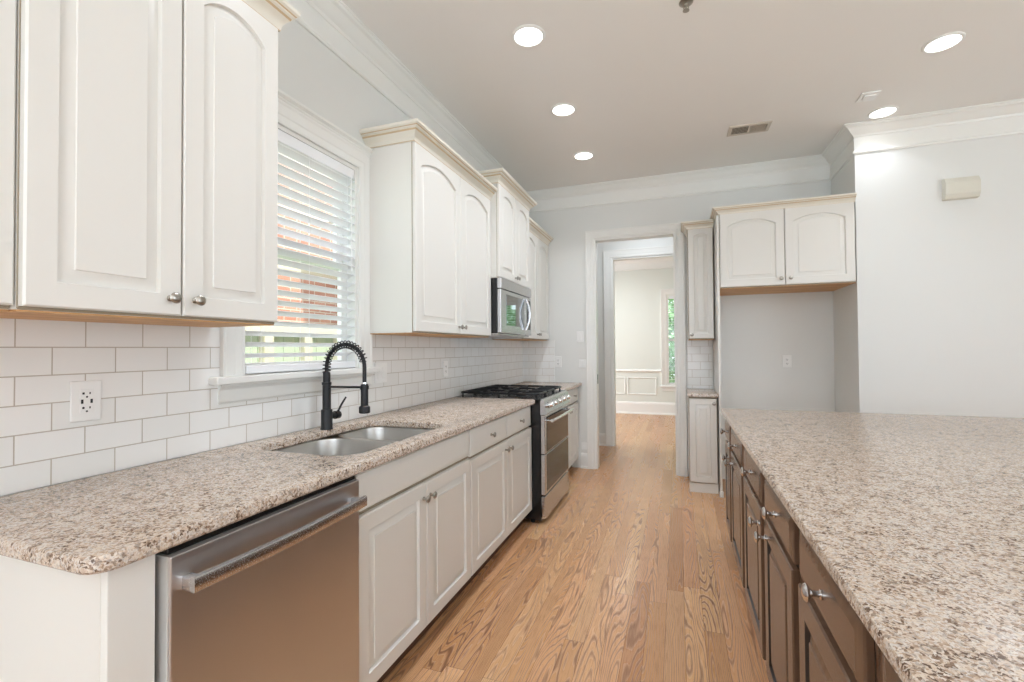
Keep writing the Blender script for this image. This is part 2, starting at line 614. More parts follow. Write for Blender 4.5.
def knob_bm(x, y, z, s=1.0):
    bm = bmesh.new()
    prof = [(0.0085, 0), (0.0085, -0.003), (0.0052, -0.005), (0.0048, -0.014), (0.008, -0.018), (0.0145, -0.0215),
            (0.0155, -0.0245), (0.0125, -0.0285), (0.006, -0.0305), (0.0005, -0.031)]
    return lathe(bm, [(r * s, h * s) for r, h in prof], 20, (x, y, z), 'y')


CROWN = [(0, 0), (0.007, 0), (0.008, 0.004), (0.013, 0.022), (0.024, 0.036), (0.036, 0.046), (0.040, 0.054), (0.050, 0.058),
         (0.051, 0.063), (0.056, 0.066), (0.064, 0.072), (0.066, 0.085), (0, 0.085)]
CROWN_MI = [0, 1, 0, 0, 0, 1, 0, 0, 1, 0, 0, 0, 0]


def cab_crown(w, d, z, sides, scale=1.0, zs=1.0):
    path = [(0, -d), (w, -d)]
    if 'L' in sides:
        path = [(0, -0.002)] + path
    if 'R' in sides:
        path = path + [(w, -0.002)]
    bm = bmesh.new()
    sweep(bm, path, [(o * scale, b * zs) for o, b in CROWN], XY(z), CROWN_MI)
    return bm


def cabinet(name, label, loc, rz, w, z0, z1, d, doors=(), drawers=(), mt='cab', gmat='darkgap', crown=None, toe=None, under=False,
            knob_m='nickel', groove=0, kscale=1.0, group=None, cat='cabinet', bev=0.002, hollow=False):
    t = thing(name, label, cat, loc, rz, group)
    bm = bmesh.new()
    if hollow:
        box(bm, 0, 0.018, -d, 0, z0, z1); box(bm, w - 0.018, w, -d, 0, z0, z1); box(bm, 0.018, w - 0.018, -d, -0.001, z0, z0 + 0.018)
        box(bm, 0.018, w - 0.018, -0.012, -0.001, z0 + 0.018, z1); box(bm, 0.018, w - 0.018, -d, -d + 0.012, z0 + 0.018, z1)
    else:
        box(bm, 0, w, -d, 0, z0, z1, bev)
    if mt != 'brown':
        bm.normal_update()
        for f in bm.faces:          # shade in the gaps between doors, painted on the face frame
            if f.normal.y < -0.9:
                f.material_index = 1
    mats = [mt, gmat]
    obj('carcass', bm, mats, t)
    for dr in doors:
        x0, x1, za, zb, rise, kx, kz = dr[:7]
        fr = dr[7] if len(dr) > 7 else 0.057
        o = obj('door', panel_door(x0, x1, za, zb, -d - 0.001, fr=fr, rise=rise, groove=groove), mats, t, smooth=25)
        if kx is not None:
            obj('knob', knob_bm(kx, -d - 0.021, kz, kscale), knob_m, o, smooth=50)
    for dr in drawers:
        x0, x1, za, zb, kx = dr
        o = obj('drawer', panel_door(x0, x1, za, zb, -d - 0.001, slab_=True), mats, t, smooth=25)
        if kx is not None:
            obj('knob', knob_bm(kx, -d - 0.021, (za + zb) / 2, kscale), knob_m, o, smooth=50)
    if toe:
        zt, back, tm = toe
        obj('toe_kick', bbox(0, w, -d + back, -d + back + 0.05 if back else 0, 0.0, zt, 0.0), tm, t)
    if under:
        obj('bottom_panel', bbox(0.002, w - 0.002, -d + 0.002, -0.004, z0 - 0.0045, z0 - 0.0005, 0.0), 'wood', t)
    if crown:
        zc, sides, sc, zsc = crown
        obj('crown_molding', cab_crown(w, d + 0.012, zc, sides, sc, zsc), ['cream', 'glaze'], t, smooth=20)
    return t


# ================================================================== SETTING
H = 3.02
YB = 4.965           # face of the back wall
YH = 6.19            # face of the wall across the hall
YD = 9.36            # far wall of the dining room
XR = 6.0
for nm, z0_, z1_ in (('floor', -0.05, 0.0), ('ceiling', H, H + 0.06)):
    bm = bmesh.new(); box(bm, -0.12, XR + 0.12, -4.32, YB + 0.115, z0_, z1_); box(bm, -3.1, XR + 0.12, YB + 0.115, YD + 0.12, z0_, z1_)
    struct(nm, bm, nm)


def wall_with_hole(axis, p0, p1, a0, a1, z0, z1, holes):
    """wall slab normal to axis ('x' or 'y') spanning a0..a1; holes: (ha0, ha1, hz0, hz1) sorted along a"""
    bm = bmesh.new()
    def bx(a, b, c, d):
        if b - a < 1e-6 or d - c < 1e-6:
            return
        if axis == 'x':
            box(bm, p0, p1, a, b, c, d)
        else:
            box(bm, a, b, p0, p1, c, d)
    cur = a0
    for ha0, ha1, hz0, hz1 in holes:
        bx(cur, ha0, z0, z1); bx(ha0, ha1, z0, hz0); bx(ha0, ha1, hz1, z1); cur = ha1
    bx(cur, a1, z0, z1)
    return bm


WY0, WY1, WZ0, WZ1 = 1.386, 2.106, 1.172, 2.282     # kitchen window opening
struct('wall_left', wall_with_hole('x', -0.12, 0, -4.2, YB, 0, H, [(WY0, WY1, WZ0, WZ1)]), 'wall')
DX0, DX1, DZ = 0.812, 1.632, 2.45                   # doorway
struct('wall_back', wall_with_hole('y', YB, YB + 0.115, 0, 3.0, 0, H, [(DX0, DX1, 0, DZ)]), 'wall')
NX = 2.985                                          # side of the refrigerator niche
bm = bmesh.new(); box(bm, NX, XR, 4.36, YB + 0.115, 0, H)
struct('wall_niche', bm, 'wall')
struct('wall_rear', wall_with_hole('y', -4.32, -4.2, -0.12, XR + 0.12, 0, H, [(0.8, 3.4, 0.12, 2.35)]), 'wall')
struct('wall_right', wall_with_hole('x', XR, XR + 0.12, -4.2, YB, 0, H, [(-1.2, 1.6, 0.6, 2.4)]), 'wall')
HX0, HX1, HZ = 0.842, 1.64, 2.462
struct('wall_hall', wall_with_hole('y', YH, YH + 0.12, -3.0, XR, 0, H, [(HX0, HX1, 0, HZ)]), 'wall')
bm = bmesh.new(); box(bm, -0.12, -0.02, YB, YH, 0, H); box(bm, 3.4, 3.5, YB + 0.115, YH, 0, H)
struct('wall_hall_end', bm, 'wall')
FW = [(1.455, 2.16, 0.56, 2.30), (2.36, 3.06, 0.56, 2.30)]   # dining room windows
struct('wall_dining', wall_with_hole('y', YD, YD + 0.12, -3.0, XR, 0, H, FW), 'dining')
bm = wall_with_hole('x', -3.1, -3.0, YH + 0.12, YD, 0, H, [(6.8, 8.8, 0.6, 2.4)])
struct('wall_dining_side', bm, 'dining')
bm = bmesh.new(); box(bm, 4.6, 4.7, YH + 0.12, YD, 0, H)
struct('wall_dining_end', bm, 'dining')

# crown molding of the kitchen: cove, flat frieze and a bead
CRN = [(0, -0.215), (0.012, -0.215), (0.017, -0.205), (0.012, -0.195), (0.004, -0.192), (0.004, -0.085), (0.010, -0.083), (0.016, -0.07),
       (0.026, -0.064), (0.042, -0.046), (0.062, -0.026), (0.078, -0.020), (0.084, -0.012), (0.092, -0.010), (0.092, 0), (0, 0)]
bm = bmesh.new()
sweep(bm, [(0, -4.2), (0, YB), (NX, YB), (NX, 4.36), (XR, 4.36)], CRN, XY(H - 0.0005))
struct('trim_1', bm, 'trim', smooth=20)
bm = bmesh.new()
sweep(bm, [(-3.0, YD), (4.6, YD)], CRN, XY(H - 0.0005))
struct('trim_2', bm, 'trim', smooth=20)

# door casings and jambs
CAS = [(0, 0), (0, 0.012), (0.008, 0.016), (0.03, 0.016), (0.036, 0.019), (0.072, 0.022), (0.080, 0.026), (0.088, 0.026), (0.088, 0)]


def doorway(name, x0, x1, h, yf, depth, widen=1.0):
    bm = bmesh.new()
    sweep(bm, [(x1, 0), (x1, h), (x0, h), (x0, 0)], [(o * widen, b) for o, b in CAS], lambda x, z, b: (x, yf - b, z))
    sweep(bm, [(x1, 0), (x1, h), (x0, h), (x0, 0)], [(o * widen, b) for o, b in CAS], lambda x, z, b: (x, yf + depth + b, z))
    box(bm, x0, x0 + 0.018, yf - 0.002, yf + depth + 0.002, 0, h); box(bm, x1 - 0.018, x1, yf - 0.002, yf + depth + 0.002, 0, h)
    box(bm, x0 + 0.018, x1 - 0.018, yf - 0.002, yf + depth + 0.002, h - 0.018, h)
    return struct(name, bm, 'trim', smooth=20)


d1 = doorway('door_1', DX0, DX1, DZ, YB, 0.115)
bm = bmesh.new(); box(bm, DX0 + 0.018, DX0 + 0.021, YB + 0.045, YB + 0.075, 0.90, 1.0, 0.001)
obj('strike_plate', bm, 'matteblack', d1)
doorway('door_2', HX0, HX1, HZ, YH, 0.12, 1.22)

# baseboards
BBP = [(0, 0), (0.024, 0), (0.024, 0.018), (0.014, 0.024), (0.014, 0.13), (0.010, 0.15), (0.004, 0.16), (0, 0.16)]
bm = bmesh.new(); sweep(bm, [(0.655, YB), (DX0 - 0.088, YB)], BBP, XY()); struct('baseboard_back', bm, 'trim')
bm = bmesh.new(); sweep(bm, [(-0.02, YH), (HX0 - 0.107, YH)], BBP, XY()); sweep(bm, [(HX1 + 0.107, YH), (3.4, YH)], BBP, XY())
struct('baseboard_hall', bm, 'trim')
bm = bmesh.new()
sweep(bm, [(-3.0, YD), (4.6, YD)], [(0, 0), (0.03, 0), (0.03, 0.02), (0.016, 0.03), (0.016, 0.2), (0.010, 0.222), (0.004, 0.236), (0, 0.236)], XY())
struct('baseboard_dining', bm, 'trim')
bm = bmesh.new(); sweep(bm, [(NX, 4.36), (XR, 4.36)], BBP, XY()); struct('baseboard_niche', bm, 'trim')

# dining room wainscot: chair rail and picture-frame boxes
bm = bmesh.new()
CHR = [(0, 0), (0.012, 0), (0.02, 0.012), (0.03, 0.02), (0.03, 0.034), (0.016, 0.042), (0.008, 0.055), (0, 0.055)]
sweep(bm, [(-3.0, YD), (1.345, YD)], CHR, XY(0.81)); sweep(bm, [(2.255, YD), (2.265, YD)], CHR, XY(0.81)); sweep(bm, [(3.17, YD), (4.6, YD)], CHR, XY(0.81))
struct('trim_3', bm, 'trim', smooth=20)
MLD = [(0, 0), (0.0, 0.006), (0.006, 0.014), (0.016, 0.014), (0.022, 0.006), (0.022, 0)]
k = 4
for a, b in ((0.0, 0.65), (0.73, 1.235), (-0.8, -0.08)):
    bm = bmesh.new()
    sweep(bm, [(b, 0.395), (b, 0.69), (a, 0.69), (a, 0.395)], MLD, lambda x, z, q: (x, YD - q, z), closed=True)
    struct('trim_%d' % k, bm, 'trim', smooth=20); k += 1

# ---- kitchen window
w1 = bpy.data.objects.new('window_1', None); C.objects.link(w1); w1['kind'] = 'structure'
bm = bmesh.new()
sweep(bm, [(WY0, WZ0 + 0.012), (WY0, WZ1), (WY1, WZ1), (WY1, WZ0 + 0.012)], [(-o * 1.1, b) for o, b in CAS], lambda y, z, b: (b, y, z))
obj('window_casing', bm, 'trim', w1, smooth=20)
bm = bmesh.new()
sweep(bm, [(0.0, WY0 - 0.1), (0.0, WY1 + 0.1)], [(0, 0), (0.024, 0), (0.03, 0.008), (0.03, 0.014), (0.044, 0.022), (0.046, 0.032), (0, 0.032)],
      lambda x, y, b: (x, y, WZ1 + 0.092 + b))
obj('head_cap', bm, 'trim', w1, smooth=20)
bm = bmesh.new(); box(bm, -0.10, -0.0004, WY0 + 0.001, WY1 - 0.001, WZ0 + 0.0003, WZ0 + 0.012)
box(bm, 0.0, 0.054, WY0 - 0.142, WY1 + 0.135, WZ0 - 0.018, WZ0 + 0.012, 0.006)
obj('sill', bm, 'trim', w1)
bm = bmesh.new()
sweep(bm, [(0.0, WY0 - 0.105), (0.0, WY1 + 0.1)], [(0, 0), (0.010, 0), (0.016, 0.008), (0.016, 0.052), (0.022, 0.060), (0.030, 0.066), (0.030, 0.074), (0, 0.074)],
      lambda x, y, b: (x, y, WZ0 - 0.0925 + b))
obj('apron', bm, 'trim', w1, smooth=20)
bm = bmesh.new()
for a, b in ((WY0, WY0 + 0.02), (WY1 - 0.02, WY1)):
    box(bm, -0.119, -0.001, a, b, WZ0 + 0.0125, WZ1 - 0.0005)
box(bm, -0.119, -0.001, WY0 + 0.02, WY1 - 0.02, WZ1 - 0.02, WZ1 - 0.0005)
obj('window_frame', bm, 'trim', w1)


def sash(x0, x1, ya, yb, za, zb, par, st=0.045):
    bm = bmesh.new()
    box(bm, x0, x1, ya, ya + st, za, zb, 0.003); box(bm, x0, x1, yb - st, yb, za, zb, 0.003)
    box(bm, x0, x1, ya + st, yb - st, za, za + st, 0.003); box(bm, x0, x1, ya + st, yb - st, zb - st * 0.8, zb, 0.003)
    s = obj('sash', bm, 'trim', par)
    xm = (x0 + x1) / 2
    obj('pane', bbox(xm - 0.002, xm + 0.002, ya + st - 0.004, yb - st + 0.004, za + st - 0.004, zb - st * 0.8 + 0.004), 'pane', s)


sash(-0.082, -0.054, WY0 + 0.021, WY1 - 0.021, WZ0 + 0.013, 1.752, w1)
sash(-0.113, -0.085, WY0 + 0.021, WY1 - 0.021, 1.716, WZ1 - 0.021, w1)

# blind of the kitchen window
bl = thing('window_blind', 'white horizontal slat blind lowered inside the window behind the sink', 'blind', (-0.022, (WY0 + WY1) / 2, WZ0 + 0.013))
hw = (WY1 - WY0) / 2 - 0.023
hz = WZ1 - WZ0 - 0.034
bm = bmesh.new(); box(bm, -0.026, 0.018, -hw, hw, hz - 0.052, hz, 0.002)
obj('headrail', bm, 'blind', bl)
bm = bmesh.new()
zz = 0.075; tilt = math.radians(20)
while zz < hz - 0.06:
    dx, dz = 0.025 * math.cos(tilt), 0.025 * math.sin(tilt)
    P = [(-dx, -dz), (0, 0.0028), (dx, dz), (dx, dz + 0.0026), (0, 0.0054), (-dx, -dz + 0.0026)]
    va = [bm.verts.new((p[0], -hw, zz + p[1])) for p in P]; vb = [bm.verts.new((p[0], hw, zz + p[1])) for p in P]
    bridge(bm, va, vb); bm.faces.new(va); bm.faces.new(list(reversed(vb)))
    zz += 0.0463
bmesh.ops.recalc_face_normals(bm, faces=bm.faces[:])
obj('slats', bm, 'blind', bl, smooth=30)
obj('bottom_rail', bbox(-0.026, 0.026, -hw, hw, 0.002, 0.036, 0.005), 'blind', bl)
for yy in (-0.27, 0.0, 0.27):
    bm = bmesh.new()
    for xx in (-0.0275, 0.0275):
        tube(bm, [(xx, yy, 0.03), (xx, yy, hz - 0.05)], 0.0011, 6)
    obj('ladder_cord', bm, 'blind', bl)
bm = bmesh.new(); tube(bm, [(0.021, hw - 0.03, hz - 0.05), (0.023, hw - 0.028, 0.52)], 0.0035, 8)
obj('tilt_wand', bm, 'plate', bl, smooth=40)


# ---- dining windows with their blinds
def dining_window(n, x0, x1, z0, z1, label):
    w = bpy.data.objects.new('window_%d' % n, None); C.objects.link(w); w['kind'] = 'structure'
    bm = bmesh.new()
    sweep(bm, [(x1, z0), (x1, z1), (x0, z1), (x0, z0)], [(o * 1.2, b) for o, b in CAS], lambda x, z, b: (x, YD - b, z))
    obj('window_casing', bm, 'trim', w, smooth=20)
    bm = bmesh.new(); box(bm, x0 - 0.14, x1 + 0.14, YD - 0.055, YD, z0 - 0.03, z0, 0.006); box(bm, x0 - 0.1, x1 + 0.1, YD - 0.02, YD, z0 - 0.1, z0 - 0.0305, 0.004)
    obj('sill', bm, 'trim', w)
    bm = bmesh.new()
    for a, b in ((x0, x0 + 0.03), (x1 - 0.03, x1)):
        box(bm, a, b, YD + 0.001, YD + 0.118, z0 + 0.001, z1 - 0.001)
    box(bm, x0 + 0.03, x1 - 0.03, YD + 0.001, YD + 0.118, z1 - 0.03, z1 - 0.001); box(bm, x0 + 0.03, x1 - 0.03, YD + 0.001, YD + 0.118, z0 + 0.001, z0 + 0.03)
    box(bm, x0 + 0.03, x1 - 0.03, YD + 0.07, YD + 0.1, (z0 + z1) / 2 - 0.025, (z0 + z1) / 2 + 0.025)
    f = obj('window_frame', bm, 'trim', w)
    obj('pane', bbox(x0 + 0.028, x1 - 0.028, YD + 0.083, YD + 0.087, z0 + 0.028, z1 - 0.028), 'pane', f)
    b_ = thing('window_blind', label, 'blind', ((x0 + x1) / 2, YD + 0.035, z0 + 0.031))
    hw_ = (x1 - x0) / 2 - 0.034; hz_ = z1 - z0 - 0.064
    obj('headrail', bbox(-hw_, hw_, -0.02, 0.02, hz_ - 0.05, hz_, 0.002), 'blind', b_)
    bm = bmesh.new(); zz = 0.08
    while zz < hz_ - 0.06:
        box(bm, -hw_, hw_, -0.025, 0.025, zz, zz + 0.004); zz += 0.05
    obj('slats', bm, 'blind', b_)
    obj('bottom_rail', bbox(-hw_, hw_, -0.024, 0.024, 0.002, 0.024, 0.004), 'blind', b_)


dining_window(2, *FW[0], label='white slat blind on the far dining room window seen through the doorway')
dining_window(3, *FW[1], label='white slat blind on the dining room window further right, hidden behind the narrow cabinet')


def plain_window(n, axis, p, a0, a1, z0, z1, ndiv):
    bm = bmesh.new()
    def bx(a, b, c, d, t0=-0.08, t1=-0.02):
        if axis == 'y':
            box(bm, a, b, p + t0, p + t1, c, d, 0.003)
        else:
            box(bm, p - t1, p - t0, a, b, c, d, 0.003)
    bx(a0, a1, z0, z0 + 0.06); bx(a0, a1, z1 - 0.06, z1)
    for i in range(ndiv + 1):
        a = a0 + (a1 - a0 - 0.07) * i / ndiv
        bx(a, a + 0.07, z0 + 0.06, z1 - 0.06)
    struct('window_%d' % n, bm, 'trim')


plain_window(4, 'y', -4.2, 0.8, 3.4, 0.12, 2.35, 3)
plain_window(5, 'x', XR, -1.2, 1.6, 0.6, 2.4, 3)
plain_window(6, 'x', -3.0 - 0.1 + 0.02, 6.8, 8.8, 0.6, 2.4, 2)

# ---- outside
struct('ground', bbox(-12, 14, -9, 20, -0.5, -0.3), 'ground')
bh = thing('neighbouring_house', 'red brick house wall seen through the blind over the sink', 'house', (-3.4, 4.4, -0.3))
bm = bmesh.new(); box(bm, -4.0, 0, -3.4, 5.0, 0, 6.0)
obj('brick_wall', bm, 'brick', bh)
bm = bmesh.new(); box(bm, 0.0, 0.04, -3.4, 5.0, 2.68, 2.86, 0.005)
obj('stone_band', bm, 'fencetan', bh)
fe = thing('board_fence', 'low green board fence with tan posts outside the window over the sink', 'fence', (-1.8, 3.4, -0.3))
bm = bmesh.new()
yy = -2.0
while yy < 1.6:
    box(bm, -0.03, -0.012, yy, yy + 0.135, 0.02, 1.75, 0.003); yy += 0.14
obj('board', bm, 'fencegreen', fe)
yy = -1.65
while yy < 1.5:
    obj('post', bbox(-0.011, 0.06, yy - 0.05, yy + 0.05, 0, 1.74, 0.004), 'fencetan', fe)
    yy += 0.462
obj('top_rail', bbox(-0.05, 0.07, -2.0, 1.6, 1.741, 1.83, 0.006), 'fencetan', fe)


def foliage(n, rx, ry, rz_, zc, seed):
    bm = bmesh.new(); r = random.Random(seed)
    for i in range(n):
        while True:
            p = Vector((r.uniform(-1, 1), r.uniform(-1, 1), r.uniform(-1, 1)))
            if 0.25 < p.length < 1:
                break
        c = Vector((p.x * rx, p.y * ry, zc + p.z * rz_))
        a = Vector((r.gauss(0, 1), r.gauss(0, 1), r.gauss(0, 1))).normalized()
        b = a.cross(Vector((r.gauss(0, 1), r.gauss(0, 1), r.gauss(0, 1)))).normalized()
        l = r.uniform(0.06, 0.12); w_ = l * 0.45
        f = bm.faces.new([bm.verts.new(c - a * l), bm.verts.new(c + b * w_), bm.verts.new(c + a * l), bm.verts.new(c - b * w_)])
        f.material_index = 0 if r.random() < 0.6 else 1
    return bm


for i, (x, y, s, lb) in enumerate(((1.9, 11.6, 1.0, 'leafy green tree outside the far dining room window'),
                                   (4.5, 12.2, 1.05, 'leafy green tree outside the dining room, right of the tree in the window view'))):
    t = thing('garden_tree', lb, 'tree', (x, y, -0.3))
    obj('foliage', foliage(5200, 1.25 * s, 0.9, 1.6 * s, 1.75 * s, 11 + i), ['leaf', 'leafl'], t)
    bm = bmesh.new(); tube(bm, [(0, 0, 0), (0.03, 0.02, 0.8), (-0.02, 0, 1.6), (0.02, 0.03, 2.4)], [0.09, 0.075, 0.06, 0.03], 10)
    obj('trunk', bm, 'bark', t, smooth=40)

# ================================================================== BACKSPLASH
bm = bmesh.new()
box(bm, 0, 0.008, -0.1, WY0 - 0.098, 0.9145, 1.3715); box(bm, 0, 0.008, WY0 - 0.098, WY1 + 0.098, 0.9145, WZ0 - 0.093); box(bm, 0, 0.008, WY1 + 0.098, YB, 0.9145, 1.3715)
tag(obj('tile_backsplash', bm, 'tileL'), 'white subway tile backsplash along the window wall above the long granite counter', 'backsplash')
tag(obj('tile_backsplash', bbox(0.0085, 0.37, YB - 0.008, YB, 0.9145, 1.3715), 'tileB'),
    'narrow subway tile backsplash on the end wall beside the range corner', 'backsplash')
tag(obj('tile_backsplash', bbox(1.735, 1.962, YB - 0.008, YB, 0.8765, 1.358), 'tileB'),
    'small subway tile patch between the narrow upper and lower cabinets', 'backsplash')

# ================================================================== LEFT RUN, LOWER
R90 = PI / 2
XF = 0.61     # carcass front of the left run; doors stand 21 mm proud
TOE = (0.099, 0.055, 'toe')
et = thing('end_panel', 'white painted end panel closing the counter left of the dishwasher', 'panel', (0.0, 0.574, 0.0))
obj('side_panel', bbox(0.009, 0.6075, 0, 0.018, 0.0, 0.879, 0.002), 'cab', et)
obj('filler_strip', bbox(0.608, 0.628, 0.0, 0.086, 0.0, 0.879, 0.002), 'cabbase', et)

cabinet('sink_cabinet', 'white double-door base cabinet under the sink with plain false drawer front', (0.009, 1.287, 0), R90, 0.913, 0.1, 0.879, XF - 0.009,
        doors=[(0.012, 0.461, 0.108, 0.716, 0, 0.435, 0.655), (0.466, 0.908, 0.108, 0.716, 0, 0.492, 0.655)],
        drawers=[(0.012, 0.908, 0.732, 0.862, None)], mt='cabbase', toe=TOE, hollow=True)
cabinet('base_cabinet', 'white base cabinet with two drawers and two doors between sink and range', (0.009, 2.202, 0), R90, 1.06, 0.1, 0.879, XF - 0.009,
        doors=[(0.005, 0.539, 0.108, 0.706, 0, 0.508, 0.655), (0.546, 1.054, 0.108, 0.706, 0, 0.576, 0.655)],
        drawers=[(0.005, 0.539, 0.722, 0.862, 0.272), (0.546, 1.054, 0.722, 0.862, 0.80)], mt='cabbase', toe=TOE)
cabinet('base_cabinet', 'white one-drawer base cabinet between the range and the doorway wall', (0.009, 4.052, 0), R90, 0.905, 0.1, 0.879, XF - 0.009,
        doors=[(0.006, 0.450, 0.108, 0.706, 0, 0.42, 0.655), (0.456, 0.898, 0.108, 0.706, 0, 0.48, 0.655)],
        drawers=[(0.006, 0.450, 0.722, 0.862, 0.23), (0.456, 0.898, 0.722, 0.862, 0.68)], mt='cabbase', toe=TOE)

# ---- countertops
HOLE = rrect(0.122, 0.575, 1.322, 2.062, 0.095, 8)
out = [(0.0085, 0.525), (0.62, 0.525)]
out += [(0.62 + 0.052 * math.sin(a), 0.577 - 0.052 * math.cos(a)) for a in [PI / 2 * i / 8 for i in range(1, 9)]]
out += [(0.670, 3.222), (0.655, 3.240), (0.0085, 3.240)]
tag(obj('granite_countertop', slab(out, 0.88, 0.914, 0.007, [HOLE]), 'granite', smooth=35),
    'long speckled beige granite countertop with sink cutout along the window wall', 'countertop')
tag(obj('granite_countertop', slab([(0.0085, 4.054), (0.672, 4.054), (0.672, YB - 0.0085), (0.0085, YB - 0.0085)], 0.88, 0.914, 0.007), 'granite', smooth=35),
    'short granite countertop in the corner between range and doorway wall', 'countertop')

# ---- sink
sk = thing('kitchen_sink', 'stainless steel double-bowl undermount sink in the granite counter', 'sink', (0.35, 1.69, 0.62))


def bowl(x0, x1, y0, y1, depth, r):
    bm = bmesh.new()
    rs = []
    for d, z in ((0, 0.2565), (0.002, 0.25), (0.006, 0.2565 - depth + 0.06), (0.018, 0.2565 - depth + 0.022), (0.045, 0.2565 - depth + 0.004), (0.09, 0.2565 - depth)):
        rs.append([(p[0] - 0.35, p[1] - 1.69, z) for p in offs(rrect(x0, x1, y0, y1, r, 8), d)])
    return rings(bm, rs, cap0=False)


BA = (0.112, 0.585, 1.310, 1.742, 0.21, 0.10); BB = (0.116, 0.582, 1.776, 2.072, 0.19, 0.10)
for q in (BA, BB):
    b_ = obj('bowl', bowl(*q), 'sinksteel', sk, smooth=40)
    bm = bmesh.new(); zb = 0.2565 - q[4]
    lathe(bm, [(0.046, zb + 0.0005), (0.046, zb + 0.004), (0.036, zb + 0.004), (0.03, zb + 0.001), (0.0, zb + 0.001)], 24, ((q[0] + q[1]) / 2 - 0.35, (q[2] + q[3]) / 2 - 1.69, 0))
    obj('drain', bm, 'chrome', b_, smooth=40)
bm = bmesh.new()
for q in (BA, BB):
    r0 = rrect(*q[:4], q[5], 8)
    va = [bm.verts.new((p[0] - 0.35, p[1] - 1.69, 0.2575)) for p in r0]
    vb = [bm.verts.new((p[0] - 0.35, p[1] - 1.69, 0.2575)) for p in offs(r0, -0.0168)]
    bridge(bm, va, vb)
for f in bm.faces:
    f.normal_update()
    if f.normal.z < 0:
        f.normal_flip()
obj('rim', bm, 'sinksteel', sk)

# ---- faucet
fa = thing('kitchen_faucet', 'matte black spring pull-down faucet standing behind the sink', 'faucet', (0.102, 1.752, 0.914))
bm = bmesh.new(); lathe(bm, [(0.028, 0), (0.028, 0.004), (0.0255, 0.008), (0.0255, 0.088), (0.024, 0.092), (0.019, 0.093), (0.019, 0.205), (0.0215, 0.207), (0.0215, 0.218),
                             (0.0165, 0.220), (0.0165, 0.262), (0.013, 0.266)], 24)
obj('body', bm, 'matteblack', fa, smooth=35)
arc = []
RA = 0.1055; zt = 0.288
for i in range(5):
    arc.append((0, 0, 0.26 + (zt - 0.26) * i / 4))
for i in range(1, 25):
    a = PI * i / 24
    arc.append((RA - RA * math.cos(a), 0, zt + RA * math.sin(a)))
for i in range(1, 6):
    arc.append((2 * RA, 0, zt - (zt - 0.222) * i / 5))
bm = bmesh.new(); tube(bm, arc, 0.0088, 12)
obj('hose', bm, 'matteblack', fa, smooth=50)
# coil round the hose from the post to the far end of the arch
hel = []
coil = arc[:27]
L = [0.0]
for a, b in zip(coil, coil[1:]):
    L.append(L[-1] + (Vector(b) - Vector(a)).length)
turns = 21; N_ = turns * 12
for i in range(N_ + 1):
    s = L[-1] * i / N_
    j = max(k for k in range(len(L)) if L[k] <= s + 1e-9); j = min(j, len(coil) - 2)
    f = (s - L[j]) / (L[j + 1] - L[j])
    p = Vector(coil[j]).lerp(Vector(coil[j + 1]), f); t = (Vector(coil[j + 1]) - Vector(coil[j])).normalized()
    u = Vector((0, 1, 0)); w_ = t.cross(u)
    a = 2 * PI * i / 12
    hel.append(p + (u * math.cos(a) + w_ * math.sin(a)) * 0.0170)
bm = bmesh.new(); tube(bm, hel, 0.0026, 6)
obj('spring', bm, 'matteblack', fa, smooth=50)
bm = bmesh.new(); lathe(bm, [(0.012, 0.214), (0.0165, 0.212), (0.0165, 0.118), (0.0235, 0.112), (0.0245, 0.108), (0.0245, 0.086), (0.022, 0.083), (0.0, 0.083)], 24, (2 * RA, 0, 0))
obj('spray_head', bm, 'matteblack', fa, smooth=35)
bm = bmesh.new(); lathe(bm, [(0.012, 0.222), (0.012, 0.2145), (0.0, 0.2145)], 20, (2 * RA, 0, 0))
obj('collar', bm, 'chrome', fa, smooth=35)
bm = bmesh.new(); tube(bm, [(0.018, 0, 0.197), (2 * RA - 0.016, 0, 0.199)], 0.0052, 10); lathe(bm, [(0.0195, 0.190), (0.0195, 0.206), (0.0166, 0.206), (0.0166, 0.190)], 20, (2 * RA, 0, 0))
obj('docking_arm', bm, 'matteblack', fa, smooth=40)
bm = bmesh.new(); lathe(bm, [(0.015, 0.022), (0.015, 0.052), (0.019, 0.054), (0.019, 0.080), (0.016, 0.084), (0.0, 0.084)], 20, (0, 0, 0.058), 'y')
lv = obj('lever_hub', bm, 'matteblack', fa, smooth=35)
bm = bmesh.new(); tube(bm, [(0.004, 0.068, 0.070), (0.018, 0.078, 0.105), (0.036, 0.090, 0.142)], [0.0055, 0.005, 0.0045], 10)
obj('lever', bm, 'matteblack', lv, smooth=40)

# ---- dishwasher
dw = thing('dishwasher', 'stainless steel dishwasher with towel-bar handle under the left end of the counter', 'dishwasher', (0.0, 0.664, 0.0))
W = 0.616
obj('tub', bbox(0.03, 0.60, 0.004, W - 0.004, 0.1, 0.872, 0.002), 'black', dw)
bm = bmesh.new(); box(bm, 0.646, 0.654, 0.008, W - 0.004, 0.115, 0.856, 0.003)
obj('door_panel', bm, 'steelv', dw)
obj('door_edge', bbox(0.601, 0.6455, 0.008, W - 0.004, 0.115, 0.855, 0.002), 'dooredge', dw)
bm = bmesh.new(); box(bm, 0.601, 0.640, 0.012, W - 0.006, 0.8565, 0.8735, 0.003)
cp = obj('control_strip', bm, 'black', dw)
for i in range(7):
    obj('button', bbox(0.612, 0.624, 0.12 + i * 0.035, 0.136 + i * 0.035, 0.8735, 0.8745), 'slot', cp)
bm = bmesh.new()
hp = []
for i in range(17):
    s = i / 16
    hp.append((0.690 + 0.012 * math.sin(PI * s), 0.028 + (W - 0.05) * s, 0.796))
tube(bm, hp, 0.01, 12, flat=(0.008, 0.0165))
